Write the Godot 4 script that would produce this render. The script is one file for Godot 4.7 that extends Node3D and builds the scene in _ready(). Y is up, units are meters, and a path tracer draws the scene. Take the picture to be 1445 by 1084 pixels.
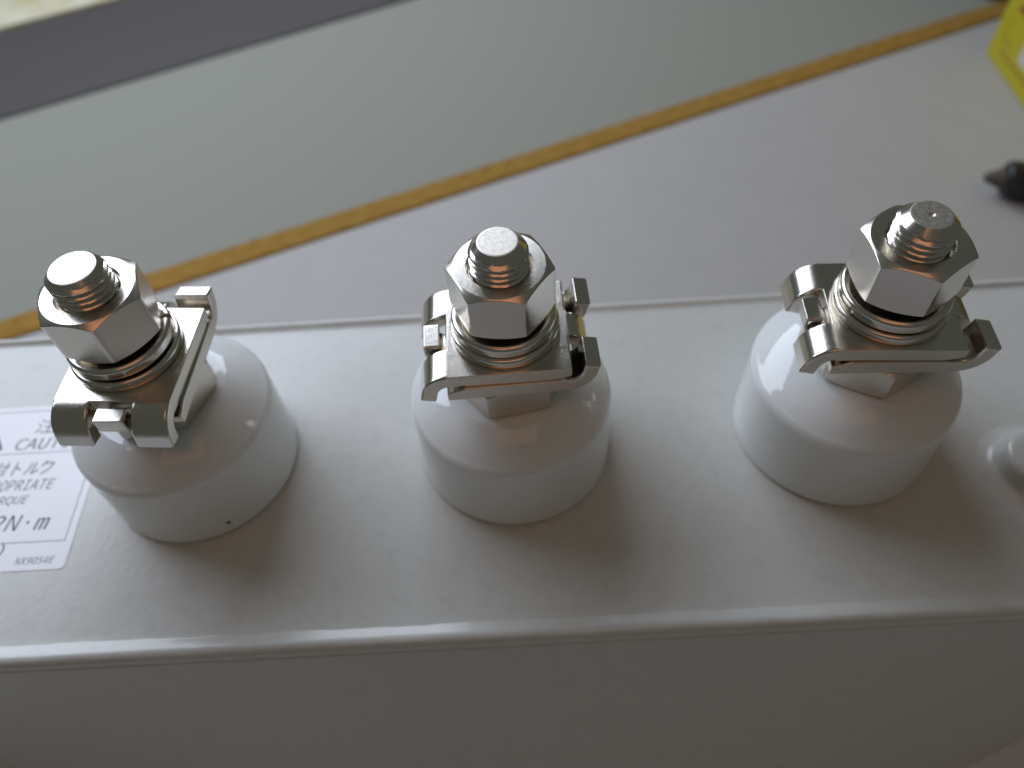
extends Node3D
# Three porcelain terminal posts on a painted metal housing, on a desk in front of a low partition.
# All builders work in millimetres; MM turns them into metres.
const MM := 0.001
const DESK_Y := -60.0
const SPACING := 55.37

var M := {}
var rng := RandomNumberGenerator.new()


# ---------------------------------------------------------------- naming and placing
func numbered(called: String, parent: Node) -> String:
	var n := called
	var k := 0
	while parent.has_node(NodePath(n)):
		k += 1
		n = "%s_%03d" % [called, k]
	return n


func obj(called: String, mesh: Mesh, mat: Material, parent: Node = null) -> MeshInstance3D:
	var p: Node = parent if parent else self
	var o := MeshInstance3D.new()
	o.name = numbered(called, p)
	o.mesh = mesh
	o.material_override = mat
	p.add_child(o, true)
	return o


func thing(called: String, label: String, category: String, at := Vector3.ZERO, turn := 0.0, group := "") -> Node3D:
	var o := Node3D.new()
	o.name = numbered(called, self)
	add_child(o, true)
	o.position = at * MM
	o.rotation.y = turn
	o.set_meta("label", label)
	o.set_meta("category", category)
	if group != "":
		o.set_meta("group", group)
	return o


# ---------------------------------------------------------------- mesh helpers
# tris: corner positions in mm, three to a face, anticlockwise seen from outside.
func quad(t: PackedVector3Array, a: Vector3, b: Vector3, c: Vector3, d: Vector3) -> void:
	t.append_array([a, b, c, a, c, d])


func commit(tris: PackedVector3Array, crease := 32.0, uvs := PackedVector2Array()) -> ArrayMesh:
	var n := tris.size()
	var face_n := PackedVector3Array()
	face_n.resize(n / 3)
	var at := {}
	for f in n / 3:
		var a := tris[f * 3]
		face_n[f] = (tris[f * 3 + 1] - a).cross(tris[f * 3 + 2] - a)
		if face_n[f].length_squared() < 1e-16:
			continue
		for k in 3:
			var key := Vector3i((tris[f * 3 + k] * 2000.0).round())
			if at.has(key):
				at[key].append(f)
			else:
				at[key] = [f]
	var limit := cos(deg_to_rad(crease))
	var pos := PackedVector3Array()
	var nor := PackedVector3Array()
	var tex := PackedVector2Array()
	for f in n / 3:
		var fn := face_n[f].normalized()
		if face_n[f].length_squared() < 1e-16:
			continue
		for k in [0, 2, 1]:
			var p := tris[f * 3 + k]
			var sum := Vector3.ZERO
			for g in at[Vector3i((p * 2000.0).round())]:
				if fn.dot(face_n[g].normalized()) > limit:
					sum += face_n[g]
			pos.append(p * MM)
			nor.append(sum.normalized())
			if uvs.size() == n:
				tex.append(uvs[f * 3 + k])
	var arr := []
	arr.resize(Mesh.ARRAY_MAX)
	arr[Mesh.ARRAY_VERTEX] = pos
	arr[Mesh.ARRAY_NORMAL] = nor
	if tex.size() == pos.size():
		arr[Mesh.ARRAY_TEX_UV] = tex
	var m := ArrayMesh.new()
	m.add_surface_from_arrays(Mesh.PRIMITIVE_TRIANGLES, arr)
	return m


# profile of (radius, height) points, listed so that the outside lies to the right when walking up
func lathe(t: PackedVector3Array, prof: PackedVector2Array, seg := 96) -> void:
	for i in prof.size() - 1:
		var p := prof[i]
		var q := prof[i + 1]
		for k in seg:
			var a := TAU * k / seg
			var b := TAU * (k + 1) / seg
			var da := Vector3(cos(a), 0, -sin(a))
			var db := Vector3(cos(b), 0, -sin(b))
			var up := Vector3.UP
			quad(t, da * p.x + up * p.y, db * p.x + up * p.y, db * q.x + up * q.y, da * q.x + up * q.y)


func round_ring(r0: float, r1: float, y0: float, y1: float, bevel: float) -> PackedVector2Array:
	var p := PackedVector2Array()
	var n := 5
	p.append(Vector2(r0, y0 + bevel * 0.4))
	p.append(Vector2(r0 + bevel * 0.4, y0))
	p.append(Vector2(r1 - bevel * 1.6, y0))
	for i in n + 1:
		var a := -PI / 2 + PI / 2 * i / n
		p.append(Vector2(r1 - bevel + cos(a) * bevel, y0 + bevel + sin(a) * bevel))
	for i in n + 1:
		var a := PI / 2 * i / n
		p.append(Vector2(r1 - bevel + cos(a) * bevel, y1 - bevel + sin(a) * bevel))
	p.append(Vector2(r1 - bevel * 1.6, y1))
	p.append(Vector2(r0 + bevel * 0.4, y1))
	p.append(Vector2(r0, y1 - bevel * 0.4))
	return p


func bevel_box(t: PackedVector3Array, lo: Vector3, hi: Vector3, b := 0.3) -> void:
	# a box whose twelve edges are chamfered
	var c := (lo + hi) / 2
	var h := (hi - lo) / 2
	var v := func(x: float, y: float, z: float) -> Vector3: return c + Vector3(x, y, z)
	var i := h - Vector3(b, b, b)
	for s in [-1.0, 1.0]:
		var fx := [v.call(s * h.x, -i.y, -i.z), v.call(s * h.x, i.y, -i.z), v.call(s * h.x, i.y, i.z), v.call(s * h.x, -i.y, i.z)]
		var fy := [v.call(-i.x, s * h.y, -i.z), v.call(-i.x, s * h.y, i.z), v.call(i.x, s * h.y, i.z), v.call(i.x, s * h.y, -i.z)]
		var fz := [v.call(-i.x, -i.y, s * h.z), v.call(i.x, -i.y, s * h.z), v.call(i.x, i.y, s * h.z), v.call(-i.x, i.y, s * h.z)]
		for f in [fx, fy, fz]:
			if s > 0:
				quad(t, f[0], f[1], f[2], f[3])
			else:
				quad(t, f[3], f[2], f[1], f[0])
	var solid := func(pts: Array) -> void:
		var mid := Vector3.ZERO
		for p in pts:
			mid += p
		mid /= pts.size()
		var nn: Vector3 = (pts[1] - pts[0]).cross(pts[2] - pts[0])
		if nn.dot(mid - c) < 0:
			pts.reverse()
		t.append_array([pts[0], pts[1], pts[2]])
		if pts.size() == 4:
			t.append_array([pts[0], pts[2], pts[3]])
	for a in [-1.0, 1.0]:
		for e in [-1.0, 1.0]:
			solid.call([v.call(-i.x, a * h.y, e * i.z), v.call(i.x, a * h.y, e * i.z), v.call(i.x, a * i.y, e * h.z), v.call(-i.x, a * i.y, e * h.z)])
			solid.call([v.call(a * h.x, -i.y, e * i.z), v.call(a * h.x, i.y, e * i.z), v.call(a * i.x, i.y, e * h.z), v.call(a * i.x, -i.y, e * h.z)])
			solid.call([v.call(a * h.x, e * i.y, -i.z), v.call(a * h.x, e * i.y, i.z), v.call(a * i.x, e * h.y, i.z), v.call(a * i.x, e * h.y, -i.z)])
			for g in [-1.0, 1.0]:
				solid.call([v.call(a * h.x, e * i.y, g * i.z), v.call(a * i.x, e * h.y, g * i.z), v.call(a * i.x, e * i.y, g * h.z)])


func plane_poly(t: PackedVector3Array, pts: PackedVector2Array, y0: float, y1: float) -> void:
	# a flat sheet with a thickness, outline in (x, z)
	var idx := Geometry2D.triangulate_polygon(pts)
	for k in range(0, idx.size(), 3):
		var a := pts[idx[k]]
		var b := pts[idx[k + 1]]
		var c := pts[idx[k + 2]]
		if (b - a).cross(c - a) > 0:
			var s := b
			b = c
			c = s
		t.append_array([Vector3(a.x, y1, a.y), Vector3(b.x, y1, b.y), Vector3(c.x, y1, c.y)])
		t.append_array([Vector3(a.x, y0, a.y), Vector3(c.x, y0, c.y), Vector3(b.x, y0, b.y)])
	var cw := Geometry2D.is_polygon_clockwise(pts)
	for k in pts.size():
		var p := pts[k]
		var q := pts[(k + 1) % pts.size()]
		if cw:
			var s := p
			p = q
			q = s
		quad(t, Vector3(q.x, y0, q.y), Vector3(p.x, y0, p.y), Vector3(p.x, y1, p.y), Vector3(q.x, y1, q.y))


# ---------------------------------------------------------------- materials
func noise_tex(freq: float, size: int, ramp: Gradient = null, normal := false, bump := 1.0, type := FastNoiseLite.TYPE_SIMPLEX_SMOOTH, sd := 1, octaves := 4) -> NoiseTexture2D:
	var f := FastNoiseLite.new()
	f.noise_type = type
	f.frequency = freq
	f.seed = sd
	f.fractal_octaves = octaves
	var t := NoiseTexture2D.new()
	t.width = size
	t.height = size
	t.seamless = true
	t.noise = f
	if ramp:
		t.color_ramp = ramp
	if normal:
		t.as_normal_map = true
		t.bump_strength = bump
	return t


func ramp(cols: Array) -> Gradient:
	var g := Gradient.new()
	g.offsets = PackedFloat32Array(cols.map(func(c): return c[0]))
	g.colors = PackedColorArray(cols.map(func(c): return c[1]))
	return g


func lin(r: float, g: float, b: float) -> Color:
	return Color(r, g, b).linear_to_srgb()


func grey(a: float) -> Color:
	return Color(a, a, a)


func mat(c: Color, rough: float, metal := 0.0) -> StandardMaterial3D:
	var m := StandardMaterial3D.new()
	m.albedo_color = c
	m.roughness = rough
	m.metallic = metal
	return m


func tri(m: StandardMaterial3D, per_mm: Vector3) -> void:
	m.uv1_triplanar = true
	m.uv1_scale = per_mm / MM


func materials() -> void:
	var scuffs := noise_tex(0.02, 512, ramp([[0.0, grey(0.7)], [0.5, grey(0.84)], [1.0, grey(1.0)]]), false, 1.0, FastNoiseLite.TYPE_SIMPLEX_SMOOTH, 7, 5)
	var fine := noise_tex(0.09, 512, null, true, 1.6, FastNoiseLite.TYPE_SIMPLEX_SMOOTH, 3, 3)
	var peel := noise_tex(0.035, 512, null, true, 2.0, FastNoiseLite.TYPE_SIMPLEX_SMOOTH, 11, 3)
	# nickel plate
	for v in [["nut", 0.28, 0.06], ["plate", 0.2, 0.42], ["washer", 0.2, 0.1], ["stud", 0.22, 0.08], ["end", 0.58, 0.15]]:
		var m := mat(lin(0.68, 0.635, 0.57), v[1], 1.0)
		m.roughness_texture = scuffs
		m.normal_enabled = true
		m.normal_texture = fine
		m.normal_scale = v[2]
		tri(m, Vector3(0.12, 0.12, 0.12))
		M[v[0]] = m
	# glazed porcelain
	var p := mat(lin(0.80, 0.81, 0.795), 0.045)
	p.normal_enabled = true
	p.normal_texture = peel
	p.normal_scale = 0.05
	tri(p, Vector3(0.02, 0.02, 0.02))
	M.porcelain = p
	M.speck = mat(lin(0.07, 0.04, 0.025), 0.4)
	# painted steel
	var s := mat(lin(0.605, 0.61, 0.575), 0.28)
	s.albedo_texture = noise_tex(0.015, 512, ramp([[0.0, grey(0.955)], [0.3, grey(0.99)], [1.0, grey(1.0)]]), false, 1.0, FastNoiseLite.TYPE_SIMPLEX_SMOOTH, 31, 6)
	s.roughness_texture = noise_tex(0.01, 512, ramp([[0.0, grey(0.8)], [1.0, grey(1.0)]]), false, 1.0, FastNoiseLite.TYPE_SIMPLEX_SMOOTH, 37, 6)
	s.normal_enabled = true
	s.normal_texture = peel
	s.normal_scale = 0.11
	tri(s, Vector3(0.03, 0.03, 0.03))
	M.paint = s
	M.sticker = mat(lin(0.90, 0.895, 0.93), 0.32)
	M.ink = mat(lin(0.12, 0.125, 0.17), 0.6)
	# desk
	var d := mat(Color.WHITE, 0.55)
	d.metallic_specular = 0.35
	d.albedo_texture = noise_tex(0.012, 512, ramp([[0.0, lin(0.425, 0.41, 0.39)], [1.0, lin(0.445, 0.43, 0.41)]]), false, 1.0, FastNoiseLite.TYPE_SIMPLEX_SMOOTH, 5, 5)
	tri(d, Vector3(0.01, 0.01, 0.01))
	M.desk = d
	var w := mat(Color.WHITE, 0.7)
	w.metallic_specular = 0.1
	w.albedo_texture = noise_tex(0.02, 512, ramp([[0.0, lin(0.19, 0.105, 0.022)], [0.5, lin(0.32, 0.18, 0.042)], [1.0, lin(0.43, 0.27, 0.085)]]), false, 1.0, FastNoiseLite.TYPE_SIMPLEX_SMOOTH, 9, 5)
	tri(w, Vector3(0.012, 0.12, 0.10))
	M.wood = w
	var g := mat(Color.WHITE, 0.75)
	g.metallic_specular = 0.25
	g.albedo_texture = noise_tex(0.2, 512, ramp([[0.0, lin(0.275, 0.28, 0.235)], [1.0, lin(0.305, 0.31, 0.265)]]), false, 1.0, FastNoiseLite.TYPE_SIMPLEX_SMOOTH, 13, 3)
	tri(g, Vector3(0.03, 0.03, 0.03))
	M.panel = g
	M.rail = mat(lin(0.071, 0.063, 0.061), 0.75)
	M.cap = mat(lin(0.05, 0.04, 0.035), 0.6)
	var c := mat(Color.WHITE, 0.85)
	c.albedo_texture = noise_tex(0.02, 512, ramp([[0.0, lin(0.55, 0.46, 0.20)], [0.45, lin(0.62, 0.58, 0.40)], [1.0, lin(0.72, 0.70, 0.55)]]), false, 1.0, FastNoiseLite.TYPE_SIMPLEX_SMOOTH, 21, 4)
	tri(c, Vector3(0.004, 0.004, 0.004))
	M.cream = c
	M.pale_sheet = mat(lin(0.76, 0.82, 0.88), 0.8)  # bluish white of the added sheet, offsets the warm fill
	M.black = mat(lin(0.012, 0.012, 0.014), 0.3)
	M.tip = mat(lin(0.085, 0.06, 0.052), 0.5)
	M.carton = mat(lin(0.46, 0.39, 0.02), 0.5)


# ---------------------------------------------------------------- the terminal post and its pieces
func hex_nut(y0: float, y1: float, turn: float, bore: float, af := 13.0) -> ArrayMesh:
	var t := PackedVector3Array()
	var seg := 120
	var rc := af / 2 * 0.965
	var tn := tan(deg_to_rad(30.0))
	var rim := func(k: int) -> float:
		var a := fposmod(TAU * k / seg, PI / 3) - PI / 6
		return minf(af / 2 / cos(a), af / 2 * 1.145)
	var rows := func(k: int) -> Array:
		var r: float = rim.call(k)
		var drop := maxf(0.02, (r - rc) * tn)
		return [Vector2(bore, y0 + 0.5), Vector2(bore + 0.5, y0), Vector2(rc - 0.12, y0), Vector2(rc, y0 + 0.03), Vector2(r - 0.10, y0 + maxf(0.05, drop - 0.03)), Vector2(r, y0 + drop + 0.08), Vector2(r, y1 - drop - 0.08), Vector2(r - 0.10, y1 - maxf(0.05, drop - 0.03)), Vector2(rc, y1 - 0.03), Vector2(rc - 0.12, y1), Vector2(bore + 0.55, y1), Vector2(bore, y1 - 0.55)]
	for k in seg:
		var ra: Array = rows.call(k)
		var rb: Array = rows.call(k + 1)
		var a := TAU * k / seg + turn
		var b := TAU * (k + 1) / seg + turn
		var da := Vector3(cos(a), 0, -sin(a))
		var db := Vector3(cos(b), 0, -sin(b))
		for i in ra.size() - 1:
			quad(t, da * ra[i].x + Vector3(0, ra[i].y, 0), db * rb[i].x + Vector3(0, rb[i].y, 0), db * rb[i + 1].x + Vector3(0, rb[i + 1].y, 0), da * ra[i + 1].x + Vector3(0, ra[i + 1].y, 0))
	return commit(t, 24.0)


func stud(top: float, flat_r: float, chamfer: float, dimple: bool, start: float, end_only := false) -> ArrayMesh:
	var t := PackedVector3Array()
	var seg := 72
	var pitch := 1.0
	var ys := PackedFloat32Array()
	var y := 18.0
	while y < 41.9:
		ys.append(y)
		y += 2.0
	y = 42.0
	while y < top - 0.01:
		ys.append(y)
		y += 0.08
	ys.append(top)
	var radius := func(a: float, h: float) -> float:
		var r := 4.0
		if h > 41.9:
			var ph := fposmod(h / pitch + a / TAU + start, 1.0)
			var w := absf(ph - 0.5) * 2.0
			r = lerpf(3.4, 4.0, clampf((w - 0.1) / 0.75, 0.0, 1.0))
		var cone := lerpf(flat_r, 4.0, clampf((top - h) / chamfer, 0.0, 1.0))
		if h <= top - chamfer:
			cone = 4.0
		return minf(r, cone)
	for j in ys.size() - 1:
		for k in seg:
			var a := TAU * k / seg
			var b := TAU * (k + 1) / seg
			var p := func(an: float, h: float) -> Vector3: return Vector3(cos(an), 0, -sin(an)) * radius.call(an, h) + Vector3(0, h, 0)
			quad(t, p.call(a, ys[j]), p.call(b, ys[j]), p.call(b, ys[j + 1]), p.call(a, ys[j + 1]))
	var cap := PackedVector2Array()
	cap.append(Vector2(flat_r, top))
	var rr := flat_r - 0.12
	var k2 := 0
	while rr > 0.75:
		cap.append(Vector2(rr, top + 0.05 + (0.012 if k2 % 2 else 0.0)))
		rr -= 0.17
		k2 += 1
	cap.append(Vector2(0.62, top + 0.05))
	if dimple:
		cap.append(Vector2(0.42, top + 0.02))
		cap.append(Vector2(0.001, top - 0.45))
	else:
		cap.append(Vector2(0.001, top + 0.06))
	if end_only:
		t.clear()
		lathe(t, cap, seg)
	return commit(t, 38.0)


func spring_washer(turn: float) -> ArrayMesh:
	var t := PackedVector3Array()
	var sec := PackedVector2Array()
	var r0 := 4.4
	var r1 := 7.55
	var h := 1.05
	var bev := 0.62
	for c in [[r1 - bev, -h + bev, -PI / 2], [r1 - bev, h - bev, 0.0], [r0 + 0.25, h - 0.25, PI / 2], [r0 + 0.25, -h + 0.25, PI]]:
		var br := bev if c[0] > 6 else 0.25
		for i in 6:
			var an: float = c[2] + PI / 2 * i / 5
			sec.append(Vector2(c[0] + cos(an) * br, c[1] + sin(an) * br))
	var n := 110
	var ring := func(k: int) -> PackedVector3Array:
		var u := float(k) / n
		var a := deg_to_rad(6.0 + 348.0 * u) + turn
		var y := 34.38 + (u - 0.5) * 0.55
		var out := PackedVector3Array()
		for s in sec:
			out.append(Vector3(cos(a) * s.x, y + s.y, -sin(a) * s.x))
		return out
	for k in n:
		var p: PackedVector3Array = ring.call(k)
		var q: PackedVector3Array = ring.call(k + 1)
		for i in sec.size():
			var j := (i + 1) % sec.size()
			quad(t, p[i], q[i], q[j], p[j])
	for e in [0, n]:
		var p: PackedVector3Array = ring.call(e)
		for i in range(1, sec.size() - 1):
			if e == 0:
				t.append_array([p[0], p[i], p[i + 1]])
			else:
				t.append_array([p[0], p[i + 1], p[i]])
	return commit(t, 40.0)


# Rounded stamping: a plate with two prongs bent down at one end and one tongue bent down at the other,
# meshed as surface nets over its distance field (origin on the stud's axis at mid thickness).
func sheet_path(x: float, y: float, from: float, bend: float, radius: float, angle: float, tail: float, half: float) -> float:
	# distance to a sheet that runs flat from x = from to x = bend, curves down by angle, goes straight and is cut off square
	if x <= bend:
		return maxf(from - x, absf(y) - half)
	var cy := -radius
	var a := atan2(x - bend, y - cy)
	var end := Vector2(bend + radius * sin(angle), cy + radius * cos(angle))
	var dirv := Vector2(cos(angle), -sin(angle))
	var p := Vector2(x, y) - end
	var along := p.dot(dirv)
	if along <= 0.0 and a >= 0.0:
		return absf(Vector2(x - bend, y - cy).length() - radius) - half
	var q := Vector2(along - tail, absf(p.dot(Vector2(-dirv.y, dirv.x))) - half)
	return Vector2(maxf(q.x, 0.0), maxf(q.y, 0.0)).length() + minf(maxf(q.x, q.y), 0.0)


func rounded(d2: float, dz: float, r: float) -> float:
	var a := d2 + r
	var b := dz + r
	return Vector2(maxf(a, 0.0), maxf(b, 0.0)).length() + minf(maxf(a, b), 0.0) - r


func clamp_field(x: float, y: float, z: float) -> float:
	var half := 1.17
	var az := absf(z)
	# body
	var bx := maxf(-8.4 - x, x - 9.2)
	var by := absf(y) - half
	var bd := Vector2(maxf(bx, 0.0), maxf(by, 0.0)).length() + minf(maxf(bx, by), 0.0)
	bd = maxf(bd, (-half + 0.3 * (x - 6.6) - y) * 0.958)
	var d := rounded(bd, az - 8.5, 0.09)
	if x < -5.0 and az > 1.0:
		var s := sheet_path(-x, y, 4.0, 8.1, 3.2, deg_to_rad(77.0), 1.75, half)
		d = minf(d, rounded(s, absf(az - 5.8) - 2.7, 0.4))
	if x > 6.0 and az < 4.5:
		var s := sheet_path(x, y, 4.0, 9.0, 2.0, deg_to_rad(90.0), 1.5, half)
		d = minf(d, rounded(s, az - 2.2, 0.26))
	return d


func clamp_mesh() -> ArrayMesh:
	var cell := 0.22
	var lo := Vector3(-14.3, -6.7, -9.15)
	var nx := 128
	var ny := 38
	var nz := 84
	var val := PackedFloat32Array()
	val.resize(nx * ny * nz)
	for i in nx:
		for j in ny:
			for k in nz:
				val[(i * ny + j) * nz + k] = clamp_field(lo.x + i * cell, lo.y + j * cell, lo.z + k * cell)
	var ids := {}
	var verts := PackedVector3Array()
	var norms := PackedVector3Array()
	for i in nx - 1:
		for j in ny - 1:
			for k in nz - 1:
				var base := (i * ny + j) * nz + k
				var v0 := val[base]
				if absf(v0) > cell * 2.0:
					continue
				var cs := [v0, val[base + 1], val[base + nz], val[base + nz + 1], val[base + ny * nz], val[base + ny * nz + 1], val[base + ny * nz + nz], val[base + ny * nz + nz + 1]]
				var inside := 0
				for c in cs:
					if c < 0:
						inside += 1
				if inside == 0 or inside == 8:
					continue
				var sum := Vector3.ZERO
				var cnt := 0
				for e in [[0, 1], [2, 3], [4, 5], [6, 7], [0, 2], [1, 3], [4, 6], [5, 7], [0, 4], [1, 5], [2, 6], [3, 7]]:
					var a: float = cs[e[0]]
					var b: float = cs[e[1]]
					if (a < 0) != (b < 0):
						var f := a / (a - b)
						var pa := Vector3(e[0] >> 2 & 1, e[0] >> 1 & 1, e[0] & 1)
						var pb := Vector3(e[1] >> 2 & 1, e[1] >> 1 & 1, e[1] & 1)
						sum += pa.lerp(pb, f)
						cnt += 1
				var p := lo + (Vector3(i, j, k) + sum / cnt) * cell
				var h := 0.05
				for it in 2:
					var g := Vector3(clamp_field(p.x + h, p.y, p.z) - clamp_field(p.x - h, p.y, p.z), clamp_field(p.x, p.y + h, p.z) - clamp_field(p.x, p.y - h, p.z), clamp_field(p.x, p.y, p.z + h) - clamp_field(p.x, p.y, p.z - h))
					var gl := g.length()
					if gl < 1e-5:
						break
					g /= gl
					if it == 0:
						p -= g * clampf(clamp_field(p.x, p.y, p.z), -0.1, 0.1)
					else:
						norms.append(g)
				if norms.size() == verts.size():
					norms.append(Vector3.UP)
				ids[base] = verts.size()
				verts.append(p * MM)
	var idx := PackedInt32Array()
	var sx := ny * nz
	var sy := nz
	for base in ids:
		var v0 := val[base]
		for ax in [[sx, sy, 1], [sy, 1, sx], [1, sx, sy]]:
			var v1 := val[base + ax[0]]
			if (v0 < 0) == (v1 < 0):
				continue
			var q := [base, base - ax[1], base - ax[1] - ax[2], base - ax[2]]
			if not (ids.has(q[1]) and ids.has(q[2]) and ids.has(q[3])):
				continue
			var w := q.map(func(b): return ids[b])
			if v0 > 0:
				idx.append_array([w[0], w[1], w[2], w[0], w[2], w[3]])
			else:
				idx.append_array([w[0], w[2], w[1], w[0], w[3], w[2]])
	var arr := []
	arr.resize(Mesh.ARRAY_MAX)
	arr[Mesh.ARRAY_VERTEX] = verts
	arr[Mesh.ARRAY_NORMAL] = norms
	arr[Mesh.ARRAY_INDEX] = idx
	var m := ArrayMesh.new()
	m.add_surface_from_arrays(Mesh.PRIMITIVE_TRIANGLES, arr)
	return m


func insulator_mesh() -> ArrayMesh:
	var p := PackedVector2Array()
	p.append(Vector2(15.2, 0.02))
	p.append(Vector2(15.7, 0.02))
	p.append(Vector2(16.15, 0.2))
	p.append(Vector2(16.45, 0.65))
	for i in 7:
		p.append(Vector2(lerpf(16.52, 16.2, i / 6.0), lerpf(0.8, 14.8, i / 6.0)))
	# rounded shoulder, then a domed top that climbs to the flat seat of the locking nut
	for i in range(1, 13):
		var a := deg_to_rad(lerpf(2.0, 58.0, i / 12.0))
		p.append(Vector2(14.0 + cos(a) * 2.2, 14.8 + sin(a) * 2.2))
	for i in range(1, 11):
		var u := i / 10.0
		p.append(Vector2(lerpf(15.17, 10.5, u), 16.67 + 3.31 * u + 1.1 * u * (1.0 - u)))
	p.append(Vector2(10.3, 20.03))
	p.append(Vector2(10.1, 20.12))
	p.append(Vector2(9.9, 20.16))
	p.append(Vector2(3.0, 20.18))
	var t := PackedVector3Array()
	lathe(t, p, 160)
	return commit(t, 40.0)


func terminal(at: Vector3, label: String, plate_turn: float, push: Vector2, nut_turn: float, low_turn: float, stud_mesh: ArrayMesh, end_mesh: ArrayMesh, split_turn: float, clamp: ArrayMesh, bod: ArrayMesh, flat: ArrayMesh) -> Node3D:
	var t := thing("terminal_post", label, "terminal", at, 0.0, "porcelain terminal posts in a row on the housing")
	obj("insulator", bod, M.porcelain, t)
	var sd := obj("stud", stud_mesh, M.stud, t)
	obj("stud_end", end_mesh, M.end, sd)
	obj("hex_nut", hex_nut(36.3, 44.2, deg_to_rad(nut_turn), 4.02), M.nut, t)
	obj("spring_washer", spring_washer(deg_to_rad(split_turn)), M.washer, t)
	obj("flat_washer", flat, M.washer, t)
	var up := obj("clamp_plate", clamp, M.plate, t)
	up.position = (Basis(Vector3.UP, deg_to_rad(plate_turn)) * Vector3(-0.2 + push.x, 30.22, push.y)) * MM
	up.rotation.y = deg_to_rad(plate_turn)
	var low := obj("clamp_plate", clamp, M.plate, t)
	low.basis = Basis(Vector3.UP, deg_to_rad(plate_turn + 1.0)) * Basis(Vector3(0, 0, 1), PI)
	low.position = (Basis(Vector3.UP, deg_to_rad(plate_turn)) * Vector3(0.2 + push.x, 27.86, 0.35 + push.y)) * MM
	obj("locking_nut", hex_nut(20.2, 26.66, deg_to_rad(low_turn), 4.02, 16.3), M.nut, t)
	return t


# ---------------------------------------------------------------- housing
func bead_wave(x: float, sd: float) -> float:
	return 0.16 * sin(x * 0.21 + sd) + 0.11 * sin(x * 0.53 + sd * 2.3) + 0.07 * sin(x * 1.37 + sd * 4.1)


func lid_mesh() -> ArrayMesh:
	# cross-section in (z, y) from the back edge over the top to the front edge, swept along x
	var t := PackedVector3Array()
	var x0 := -165.0
	var x1 := 165.0
	var n := 330
	var sec := func(x: float) -> PackedVector2Array:
		var w := bead_wave(x, 0.7) * 0.55
		var v := bead_wave(x, 3.1)
		var p := PackedVector2Array()
		p.append(Vector2(-29.4, -2.6))
		p.append(Vector2(-31.0, -2.6))
		for a in [180.0, 158.0, 136.0, 114.0, 92.0, 70.0, 48.0, 28.0]:
			p.append(Vector2(-30.35 + cos(deg_to_rad(a)) * 0.75, 0.06 + w * 0.35 + sin(deg_to_rad(a)) * 0.62))
		p.append(Vector2(-29.2, 0.06))
		p.append(Vector2(-28.6, 0.0))
		for k in 13:
			p.append(Vector2(lerpf(-27.0, 29.6, k / 12.0), 0.0))
		# the front edge swells into a soft bead before it turns down
		p.append(Vector2(31.0, 0.0))
		p.append(Vector2(32.1 - v * 0.5, 0.01))
		p.append(Vector2(32.35 - v * 0.5, 0.06))
		p.append(Vector2(32.8 - v * 0.3, 0.20))
		p.append(Vector2(33.6, 0.44 + v * 0.15))
		p.append(Vector2(34.1, 0.56 + v * 0.2))
		p.append(Vector2(34.5, 0.54 + v * 0.15))
		p.append(Vector2(34.95, 0.34))
		p.append(Vector2(35.35, -0.02))
		p.append(Vector2(35.6, -0.5))
		p.append(Vector2(35.7, -0.95))
		p.append(Vector2(35.75 + v * 0.05, -1.15))
		p.append(Vector2(35.95 + v * 0.1, -1.3))
		p.append(Vector2(35.95 + v * 0.1, -1.5))
		p.append(Vector2(35.7, -1.62))
		p.append(Vector2(34.6, -1.7))
		return p
	for i in n:
		var xa := lerpf(x0, x1, float(i) / n)
		var xb := lerpf(x0, x1, float(i + 1) / n)
		var a: PackedVector2Array = sec.call(xa)
		var b: PackedVector2Array = sec.call(xb)
		for k in a.size() - 1:
			quad(t, Vector3(xa, a[k].y, a[k].x), Vector3(xa, a[k + 1].y, a[k + 1].x), Vector3(xb, b[k + 1].y, b[k + 1].x), Vector3(xb, b[k].y, b[k].x))
		quad(t, Vector3(xa, a[-1].y, a[-1].x), Vector3(xa, a[0].y, a[0].x), Vector3(xb, b[0].y, b[0].x), Vector3(xb, b[-1].y, b[-1].x))
	for e in [x0, x1]:
		var a: PackedVector2Array = sec.call(e)
		for k in range(1, a.size() - 1):
			var tri3 := [Vector3(e, a[0].y, a[0].x), Vector3(e, a[k].y, a[k].x), Vector3(e, a[k + 1].y, a[k + 1].x)]
			if e > 0:
				tri3.reverse()
			t.append_array(tri3)
	return commit(t, 40.0)


func tank_mesh() -> ArrayMesh:
	# walls below the lid: straight along the lid, bellied out towards the viewer at the foot
	var t := PackedVector3Array()
	var foot := func(x: float) -> float: return maxf(61.4 - 0.0044 * x - 0.00201 * x * x, -20.0)
	var n := 66
	var rows := 14
	var p := func(x: float, v: float) -> Vector3: return Vector3(x, lerpf(-1.64, DESK_Y + 0.15, v), lerpf(35.3, foot.call(x), v))
	for i in n:
		var xa := lerpf(-163.0, 163.0, float(i) / n)
		var xb := lerpf(-163.0, 163.0, float(i + 1) / n)
		for k in rows:
			var u := float(k) / rows
			var w := float(k + 1) / rows
			quad(t, p.call(xa, u), p.call(xa, w), p.call(xb, w), p.call(xb, u))
		quad(t, Vector3(xa, -2.55, -29.4), Vector3(xb, -2.55, -29.4), Vector3(xb, DESK_Y + 0.15, -29.4), Vector3(xa, DESK_Y + 0.15, -29.4))
	for e in [-163.0, 163.0]:
		var q := [Vector3(e, -2.55, -29.4), Vector3(e, DESK_Y + 0.15, -29.4), p.call(e, 1.0), p.call(e, 0.0)]
		if e > 0:
			q.reverse()
		quad(t, q[0], q[1], q[2], q[3])
	return commit(t, 40.0)


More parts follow.
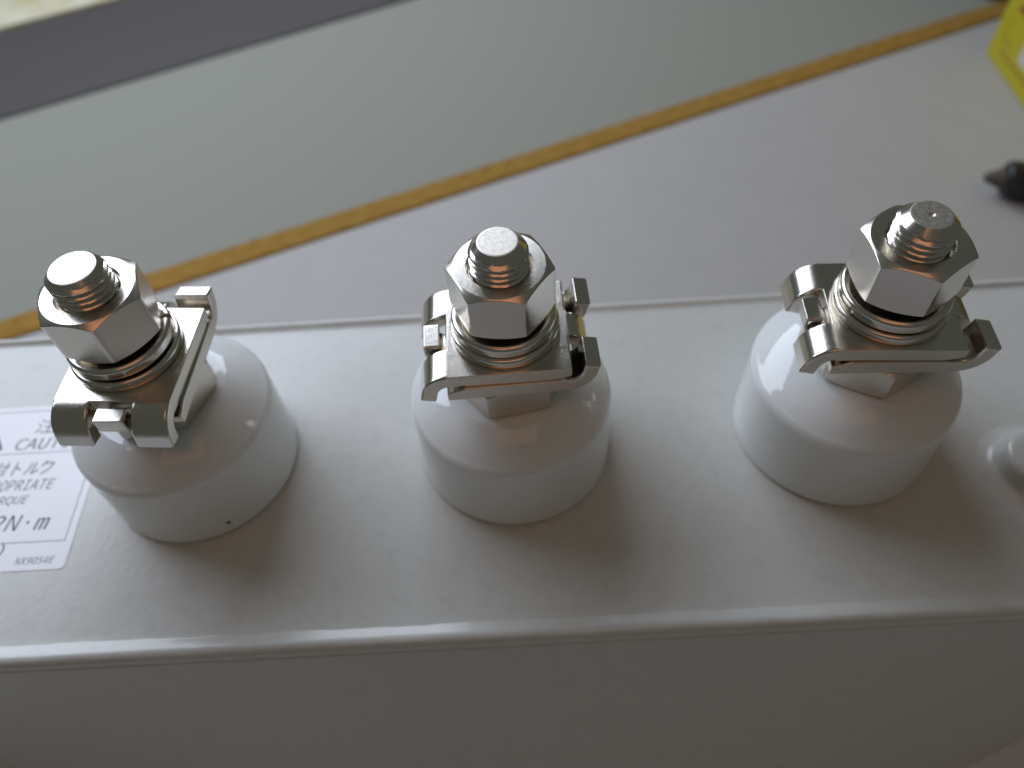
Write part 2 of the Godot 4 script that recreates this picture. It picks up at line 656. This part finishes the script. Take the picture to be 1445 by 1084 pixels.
func boss_mesh() -> ArrayMesh:
	# a screw head drowned in paint, with the paint's skirt round it
	var t := PackedVector3Array()
	lathe(t, PackedVector2Array([Vector2(8.6, 0.004), Vector2(7.9, 0.12), Vector2(7.0, 0.42), Vector2(6.4, 0.75), Vector2(6.0, 1.25), Vector2(5.75, 2.2), Vector2(5.6, 3.2), Vector2(5.3, 3.9), Vector2(4.7, 4.35), Vector2(3.9, 4.5), Vector2(2.4, 4.55), Vector2(0.001, 4.55)]), 72)
	return commit(t, 50.0)


func bar(t: PackedVector3Array, a: Vector2, b: Vector2, w: float, y0: float, y1: float) -> void:
	var d := (b - a).normalized() * w / 2
	var n := Vector2(-d.y, d.x)
	plane_poly(t, PackedVector2Array([a - d * 0.6 + n, b + d * 0.6 + n, b + d * 0.6 - n, a - d * 0.6 - n]), y0, y1)


func latin(t: PackedVector3Array, s: String, x0: float, x1: float, base: float, height: float, y: float, slant := 0.2) -> void:
	# one line of flat type in the (x, z) plane; baseline at z = base
	var f := SystemFont.new()
	f.font_names = PackedStringArray(["Droid Sans Mono"])
	var tm := TextMesh.new()
	tm.text = s
	tm.font = f
	tm.font_size = 64
	tm.pixel_size = 0.01
	tm.depth = 0.0
	tm.curve_step = 0.8
	var arr := tm.surface_get_arrays(0)
	var v: PackedVector3Array = arr[Mesh.ARRAY_VERTEX]
	var ix: PackedInt32Array = arr[Mesh.ARRAY_INDEX]
	var lo := Vector2(INF, INF)
	var hi := -lo
	for p in v:
		lo = lo.min(Vector2(p.x, p.y))
		hi = hi.max(Vector2(p.x, p.y))
	var put := func(p: Vector3) -> Vector3:
		var h := (p.y - lo.y) / (hi.y - lo.y) * height
		return Vector3(lerpf(x0, x1, (p.x - lo.x) / (hi.x - lo.x)) + h * slant - height * slant * 0.5, y, base - h)
	var n := ix.size() if ix.size() else v.size()
	for k in range(0, n, 3):
		var a: Vector3 = put.call(v[ix[k]] if ix.size() else v[k])
		var b: Vector3 = put.call(v[ix[k + 1]] if ix.size() else v[k + 1])
		var c: Vector3 = put.call(v[ix[k + 2]] if ix.size() else v[k + 2])
		if (b - a).cross(c - a).y < 0:
			t.append_array([a, c, b])
		else:
			t.append_array([a, b, c])


func kanji(t: PackedVector3Array, strokes: Array, x: float, base: float, w: float, h: float, lw: float, y: float) -> void:
	# strokes are polylines in a 10 x 10 box, y up
	for s in strokes:
		for k in range(0, s.size() - 2, 2):
			var p := Vector2(x + s[k] * w / 10.0 + s[k + 1] * 0.018 * h, base - s[k + 1] * h / 10.0)
			var q := Vector2(x + s[k + 2] * w / 10.0 + s[k + 3] * 0.018 * h, base - s[k + 3] * h / 10.0)
			bar(t, p, q, lw, y - 0.012 + 0.0007 * k, y + 0.0009 * k)


func build_sticker(parent: Node3D) -> void:
	var x0 := -128.0
	var x1 := -75.2
	var z0 := -13.8
	var z1 := 19.7
	var r := 1.0
	var out := PackedVector2Array()
	for c in [[x1 - r, z1 - r, 0.0], [x0 + r, z1 - r, PI / 2], [x0 + r, z0 + r, PI], [x1 - r, z0 + r, PI * 1.5]]:
		for i in 6:
			var a: float = c[2] + PI / 2 * i / 5
			out.append(Vector2(c[0] + cos(a) * r, c[1] + sin(a) * r))
	var t := PackedVector3Array()
	plane_poly(t, out, 0.004, 0.09)
	var st := obj("warning_sticker", commit(t, 20.0), M.sticker, parent)
	st.set_meta("label", "white bilingual torque caution sticker beside the left terminal post")
	var y := 0.098
	var ink := PackedVector3Array()
	latin(ink, "CAUTION", -91.6, -77.0, -4.1, 2.45, y)
	latin(ink, "APPROPRIATE", -97.2, -82.0, 4.4, 2.1, y)
	latin(ink, "TORQUE", -93.6, -85.7, 7.5, 2.0, y)
	latin(ink, "12N·m", -92.6, -80.4, 12.3, 3.0, y)
	latin(ink, "NX9054E", -83.8, -77.4, 18.6, 1.25, y)
	latin(ink, "(      )", -101.0, -86.6, 17.3, 2.7, y)
	obj("printed_text", commit(ink, 20.0), M.ink, st)
	var jp := PackedVector3Array()
	# attention (two characters) and tightening torque (five)
	kanji(jp, [[1, 9, 2.4, 8], [0.4, 6.3, 1.8, 5.3], [0.6, 0.6, 2.4, 3.6], [5.6, 10, 6.8, 8.8], [3.6, 7.6, 9.6, 7.6], [4.2, 4.4, 9, 4.4], [6.6, 7.6, 6.6, 0.6], [3.2, 0.6, 10, 0.6]], -89.2, -7.6, 3.6, 3.3, 0.26, y)
	kanji(jp, [[5, 10, 5, 9], [1, 8.8, 9, 8.8], [3.2, 8.6, 3.6, 7.4], [6.8, 8.6, 6.4, 7.4], [0.3, 7.2, 9.7, 7.2], [2, 6.2, 8, 6.2, 8, 3.6, 2, 3.6, 2, 6.2], [2, 4.9, 8, 4.9], [1, 2.4, 0.6, 0.8], [3, 2.6, 3.2, 0.6, 7, 0.6, 7.4, 1.8], [5, 2.6, 5.8, 1.6], [8.4, 2.4, 9.6, 1]], -85.0, -7.6, 3.6, 3.3, 0.24, y)
	kanji(jp, [[2.4, 10, 1, 8, 2.6, 6.6, 0.8, 4.6], [2.6, 7.6, 3.6, 5], [2, 4.6, 2, 0.4], [0.8, 3.2, 0.6, 1.4], [3.2, 3.2, 3.6, 1.8], [4.6, 8.6, 9.8, 8.6], [5.6, 10, 6, 8.8], [8.6, 10, 8.2, 8.8], [4.4, 6.8, 4.4, 5.8], [4.4, 6.8, 9.8, 6.8, 9.8, 5.8], [5, 4.8, 5, 1.4], [5, 4.8, 9.2, 4.8, 9.2, 1.6], [7.1, 6, 7.1, 0.2]], -97.0, 1.3, 2.5, 2.8, 0.2, y)
	kanji(jp, [[3.4, 10, 0.6, 5.4], [2.2, 7.2, 2.2, 0.2], [4, 7, 10, 7], [8.2, 10, 8.2, 0.6, 6.6, 1.4], [5, 5, 6.2, 3.4]], -94.1, 1.3, 2.5, 2.8, 0.24, y)
	kanji(jp, [[3.4, 9.6, 3.4, 0.4], [3.4, 6.4, 8, 4.2]], -91.2, 1.3, 2.4, 2.8, 0.26, y)
	kanji(jp, [[3, 8.8, 2.8, 4, 0.8, 0.8], [6, 9.2, 6, 1, 9.8, 3.6]], -88.4, 1.3, 2.5, 2.8, 0.26, y)
	kanji(jp, [[3.2, 9.8, 0.8, 6.2], [2.8, 8.4, 8.8, 8.4, 7.4, 4, 3, 0.4]], -85.8, 1.3, 2.5, 2.8, 0.26, y)
	obj("printed_characters", commit(jp, 20.0), M.ink, st)
	var rule := PackedVector3Array()
	bar(rule, Vector2(-126.6, 14.55), Vector2(-76.65, 14.55), 0.14, 0.0905, y)
	bar(rule, Vector2(-76.55, 14.6), Vector2(-76.55, -12.6), 0.14, 0.0905, y + 0.001)
	bar(rule, Vector2(-126.6, -3.35), Vector2(-76.65, -3.35), 0.13, 0.0905, y)
	bar(rule, Vector2(-126.6, -12.7), Vector2(-76.65, -12.7), 0.13, 0.0905, y)
	obj("ruled_border", commit(rule, 20.0), M.ink, st)
	var w := PackedVector3Array()
	bar(w, Vector2(-103.2, -4.6), Vector2(-94.4, -4.6), 0.75, 0.0905, y)
	bar(w, Vector2(-103.2, -4.6), Vector2(-98.8, -12.0), 0.75, 0.0905, y + 0.001)
	bar(w, Vector2(-94.4, -4.6), Vector2(-98.8, -12.0), 0.75, 0.0905, y + 0.002)
	bar(w, Vector2(-98.8, -9.6), Vector2(-98.8, -7.2), 0.7, 0.0905, y)
	bar(w, Vector2(-98.8, -6.2), Vector2(-98.8, -5.8), 0.7, 0.0905, y)
	obj("warning_triangle", commit(w, 20.0), M.ink, st)


func carton_print() -> ImageTexture:
	# flat print of the yellow carton: white blocks, orange rules, dark line work
	var im := Image.create(512, 512, false, Image.FORMAT_RGB8)
	var yellow := lin(0.46, 0.39, 0.012)
	im.fill(yellow)
	var mark := func(z: float, h: float, w: float, tall: float, c: Color) -> void:
		im.fill_rect(Rect2i(int(z * 5.45), int(512 - (h + tall) * 4.3), int(w * 5.45), int(tall * 4.3)), c)
	for k in 3:
		mark.call(7.0, 4.0 + k * 38.0, 84.0, 1.6, lin(0.36, 0.19, 0.02))
	for k in 6:
		mark.call(19.5 + (k % 3) * 26.0, 8.0 + (k / 3) * 44.0, 13.0, 12.0, lin(0.55, 0.52, 0.48))
		mark.call(21.0 + (k % 3) * 26.0, 15.0 + (k / 3) * 44.0, 9.0, 1.5, lin(0.07, 0.05, 0.05))
		mark.call(5.5 + (k % 3) * 26.0, 8.6 + (k / 3) * 44.0, 7.0, 0.9, lin(0.24, 0.13, 0.02))
		mark.call(5.5 + (k % 3) * 26.0, 8.6 + (k / 3) * 44.0, 0.9, 9.0, lin(0.27, 0.17, 0.02))
		mark.call(7.0 + (k % 3) * 26.0, 20.5 + (k / 3) * 44.0, 16.0, 2.5, lin(0.30, 0.07, 0.03))
	mark.call(20.0, 96.0, 56.0, 16.0, lin(0.34, 0.06, 0.02))
	return ImageTexture.create_from_image(im)


# ---------------------------------------------------------------- the scene
func lamp(called: String, at: Vector3, size: Vector2, tint: Color, energy: float) -> void:
	var l := AreaLight3D.new()
	l.name = called
	add_child(l)
	l.area_size = size
	l.look_at_from_position(at, Vector3(0, 0.03, 0), Vector3.UP)
	l.light_color = tint
	l.light_energy = energy
	l.area_range = 6.0
	l.area_attenuation = 2.0
	l.shadow_enabled = true


func _ready() -> void:
	rng.seed = 4
	# camera
	var pitch := 0.93659
	var yaw := -0.033248
	var roll := -0.084862
	var fwd := Vector3(sin(yaw) * cos(pitch), -sin(pitch), -cos(yaw) * cos(pitch))
	var right := fwd.cross(Vector3.UP).normalized()
	var up := right.cross(fwd)
	var rr := right * cos(roll) + up * sin(roll)
	var uu := -right * sin(roll) + up * cos(roll)
	var cam := Camera3D.new()
	cam.name = "camera"
	add_child(cam)
	cam.transform = Transform3D(Basis(rr, uu, -fwd), Vector3(2.8131, 119.2, 74.933) * MM)
	var lens := CameraAttributesPhysical.new()
	lens.frustum_focal_length = 24.0 / (2.0 * tan(deg_to_rad(51.80107 / 2.0)))
	lens.frustum_focus_distance = 0.104
	lens.frustum_near = 0.01
	lens.frustum_far = 20.0
	lens.exposure_aperture = lens.frustum_focal_length / 1.8
	cam.attributes = lens
	cam.fov = 51.80107
	cam.near = 0.01
	cam.far = 20.0
	cam.current = true
	# surroundings, window light and an added warm fill
	var env := Environment.new()
	env.background_mode = Environment.BG_COLOR
	env.background_color = lin(0.076, 0.083, 0.075)
	env.tonemap_mode = Environment.TONE_MAPPER_LINEAR
	env.tonemap_exposure = 1.0
	env.sdfgi_enabled = true
	env.ssao_enabled = true
	env.ssil_enabled = true
	var we := WorldEnvironment.new()
	we.name = "surroundings"
	we.environment = env
	add_child(we)
	lamp("window_light", Vector3(-0.213, 0.268, -0.303), Vector2(0.57, 0.225), Color(0.89, 0.93, 1.0), 0.235)
	lamp("warm_overhead_fill", Vector3(0.05, 1.35, 0.55), Vector2(0.9, 0.7), Color(1.0, 0.66, 0.45), 0.115)  # added warm fill from above, for soft light and brown reflections
	materials()

	# desk and what stands behind it, turned along the desk's back edge
	var turn := deg_to_rad(21.5566)
	var desk := thing("desk", "light grey desk top with a wooden strip along its back edge", "desk", Vector3(-3.8, DESK_Y, -154.3), turn)
	var t := PackedVector3Array()
	bevel_box(t, Vector3(-600, -26, 9.4), Vector3(700, 0, 620), 0.6)
	obj("desk_top", commit(t, 20.0), M.desk, desk)
	t = PackedVector3Array()
	bevel_box(t, Vector3(-600, -26, -0.2), Vector3(700, 0.5, 9.3), 0.5)
	obj("wooden_edge_strip", commit(t, 20.0), M.wood, desk)
	var bench := thing("side_bench", "grey green bench top running on beyond the desk's wooden edge strip", "bench", Vector3(-3.8, DESK_Y, -154.3), turn)
	t = PackedVector3Array()
	bevel_box(t, Vector3(-640, -30, -200.0), Vector3(740, -0.6, -0.4), 0.4)
	obj("bench_top", commit(t, 20.0), M.panel, bench)
	var strip := thing("dark_bench_strip", "dark purplish grey strip beyond the grey green bench top", "bench strip", Vector3(-109.5, DESK_Y, -240.4), deg_to_rad(23.97))
	t = PackedVector3Array()
	bevel_box(t, Vector3(-500, -2.0, -68.4), Vector3(700, 0.3, 0.0), 0.3)
	obj("strip_surface", commit(t, 20.0), M.rail, strip)
	var cloth := thing("cream_board", "pale cream mottled board behind the dark bench strip, top left", "board", Vector3(-109.5, DESK_Y, -240.4), deg_to_rad(23.0))
	t = PackedVector3Array()
	bevel_box(t, Vector3(-500, -2.0, -260.0), Vector3(700, 1.6, -69.0), 0.4)
	obj("board_surface", commit(t, 20.0), M.cream, cloth)

	# housing
	var box := thing("equipment_housing", "off white painted metal housing carrying three porcelain terminal posts", "metal housing")
	obj("lid", lid_mesh(), M.paint, box)
	obj("tank", tank_mesh(), M.paint, box)
	var bs := obj("painted_screw_head", boss_mesh(), M.paint, box)
	bs.position = Vector3(86.0, 0.0, 11.0) * MM
	build_sticker(box)

	# the three terminal posts
	var clampm := clamp_mesh()
	var bod := insulator_mesh()
	t = PackedVector3Array()
	lathe(t, round_ring(4.3, 7.95, 31.43, 33.1, 0.5), 96)
	var flat := commit(t, 40.0)
	var left := terminal(Vector3(-SPACING, 0, 0), "left porcelain terminal beside the caution sticker, its clamp turned towards the viewer", 85.0, Vector2(-0.8, 0.6), -11.3, -50.5, stud(48.3, 3.1, 0.95, false, 0.1), stud(48.3, 3.1, 0.95, false, 0.1, true), 22.0, clampm, bod, flat)
	terminal(Vector3.ZERO, "middle porcelain terminal with a flat smooth stud end, one nut face to the viewer", 1.2, Vector2(0.0, 0.1), -5.7, -50.1, stud(48.3, 2.75, 1.35, false, 0.45), stud(48.3, 2.75, 1.35, false, 0.45, true), 160.0, clampm, bod, flat)
	terminal(Vector3(SPACING, 0, 0), "right porcelain terminal with a centre punched stud end, beside the painted screw head", -4.0, Vector2(0.0, 0.1), -26.3, -90.0, stud(48.3, 2.7, 1.3, true, 0.8), stud(48.3, 2.7, 1.3, true, 0.8, true), 100.0, clampm, bod, flat)
	t = PackedVector3Array()
	lathe(t, PackedVector2Array([Vector2(0.42, 0.0), Vector2(0.36, 0.05), Vector2(0.2, 0.08), Vector2(0.001, 0.085)]), 16)
	var sp := obj("glaze_speck", commit(t, 60.0), M.speck, left)
	var sa := deg_to_rad(-62.0)
	sp.basis = Basis(Vector3(0, 0, 1), -PI / 2).rotated(Vector3.UP, sa)
	sp.position = Vector3(cos(sa) * 16.46, 3.2, -sin(sa) * 16.46) * MM

	# things on the desk
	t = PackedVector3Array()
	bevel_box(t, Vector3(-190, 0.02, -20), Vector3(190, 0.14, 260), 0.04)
	var sheet := obj("added_pale_sheet", commit(t, 20.0), M.pale_sheet)  # added pale sheet, brightens the front corners in place of lit desk
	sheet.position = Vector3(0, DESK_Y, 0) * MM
	sheet.set_meta("label", "added pale sheet under the housing, standing in for lit desk at the bottom corners in front")
	sheet.set_meta("category", "pale_sheet")
	var carton := thing("yellow_carton", "yellow printed carton with white blocks standing at the desk's back corner", "carton", Vector3(185.7, DESK_Y, -201.6))
	t = PackedVector3Array()
	bevel_box(t, Vector3(0.2, 0.05, 0.0), Vector3(60, 120, 95), 0.5)
	obj("carton_body", commit(t, 20.0), M.carton, carton)
	t = PackedVector3Array()
	quad(t, Vector3(0.12, 1, 1), Vector3(0.12, 1, 94), Vector3(0.12, 119, 94), Vector3(0.12, 119, 1))
	var uv := PackedVector2Array([Vector2(0, 1), Vector2(1, 1), Vector2(1, 0), Vector2(0, 1), Vector2(1, 0), Vector2(0, 0)])
	var pm := mat(Color.WHITE, 0.45)
	pm.albedo_texture = carton_print()
	obj("printed_face", commit(t, 20.0, uv), pm, carton)
	var pot := thing("black_pot", "black round container mostly hidden behind the yellow carton, top right corner", "container", Vector3(214, DESK_Y - 0.55, -262))
	t = PackedVector3Array()
	lathe(t, PackedVector2Array([Vector2(0.001, 0), Vector2(23, 0), Vector2(24.5, 1.2), Vector2(25, 4), Vector2(25, 52), Vector2(26, 53), Vector2(26, 57), Vector2(25, 58.5), Vector2(23.2, 58.5), Vector2(22.8, 57), Vector2(22.8, 6), Vector2(0.001, 6)]), 64)
	obj("pot_body", commit(t, 35.0), M.black, pot)
	var pen := thing("marker_pen", "black pen with a brownish tip lying on the desk behind the housing", "pen", Vector3(157.0, DESK_Y + 6.0, -122.0), deg_to_rad(-14.0))
	pen.position += Vector3(0.002, 0, -0.0005)
	t = PackedVector3Array()
	lathe(t, PackedVector2Array([Vector2(0.001, 0), Vector2(4.9, 0.05), Vector2(5.6, 0.8), Vector2(5.9, 3), Vector2(5.95, 60), Vector2(5.9, 118), Vector2(5.2, 120), Vector2(0.001, 120.2)]), 40)
	var bar1 := obj("barrel", commit(t, 40.0), M.black, pen)
	bar1.rotation.z = -PI / 2
	t = PackedVector3Array()
	lathe(t, PackedVector2Array([Vector2(0.001, -6.0), Vector2(1.1, -5.8), Vector2(1.6, -5.0), Vector2(3.0, -1.5), Vector2(3.4, -0.2), Vector2(0.001, -0.1)]), 32)
	var tp := obj("tip", commit(t, 40.0), M.tip, pen)
	tp.rotation.z = -PI / 2
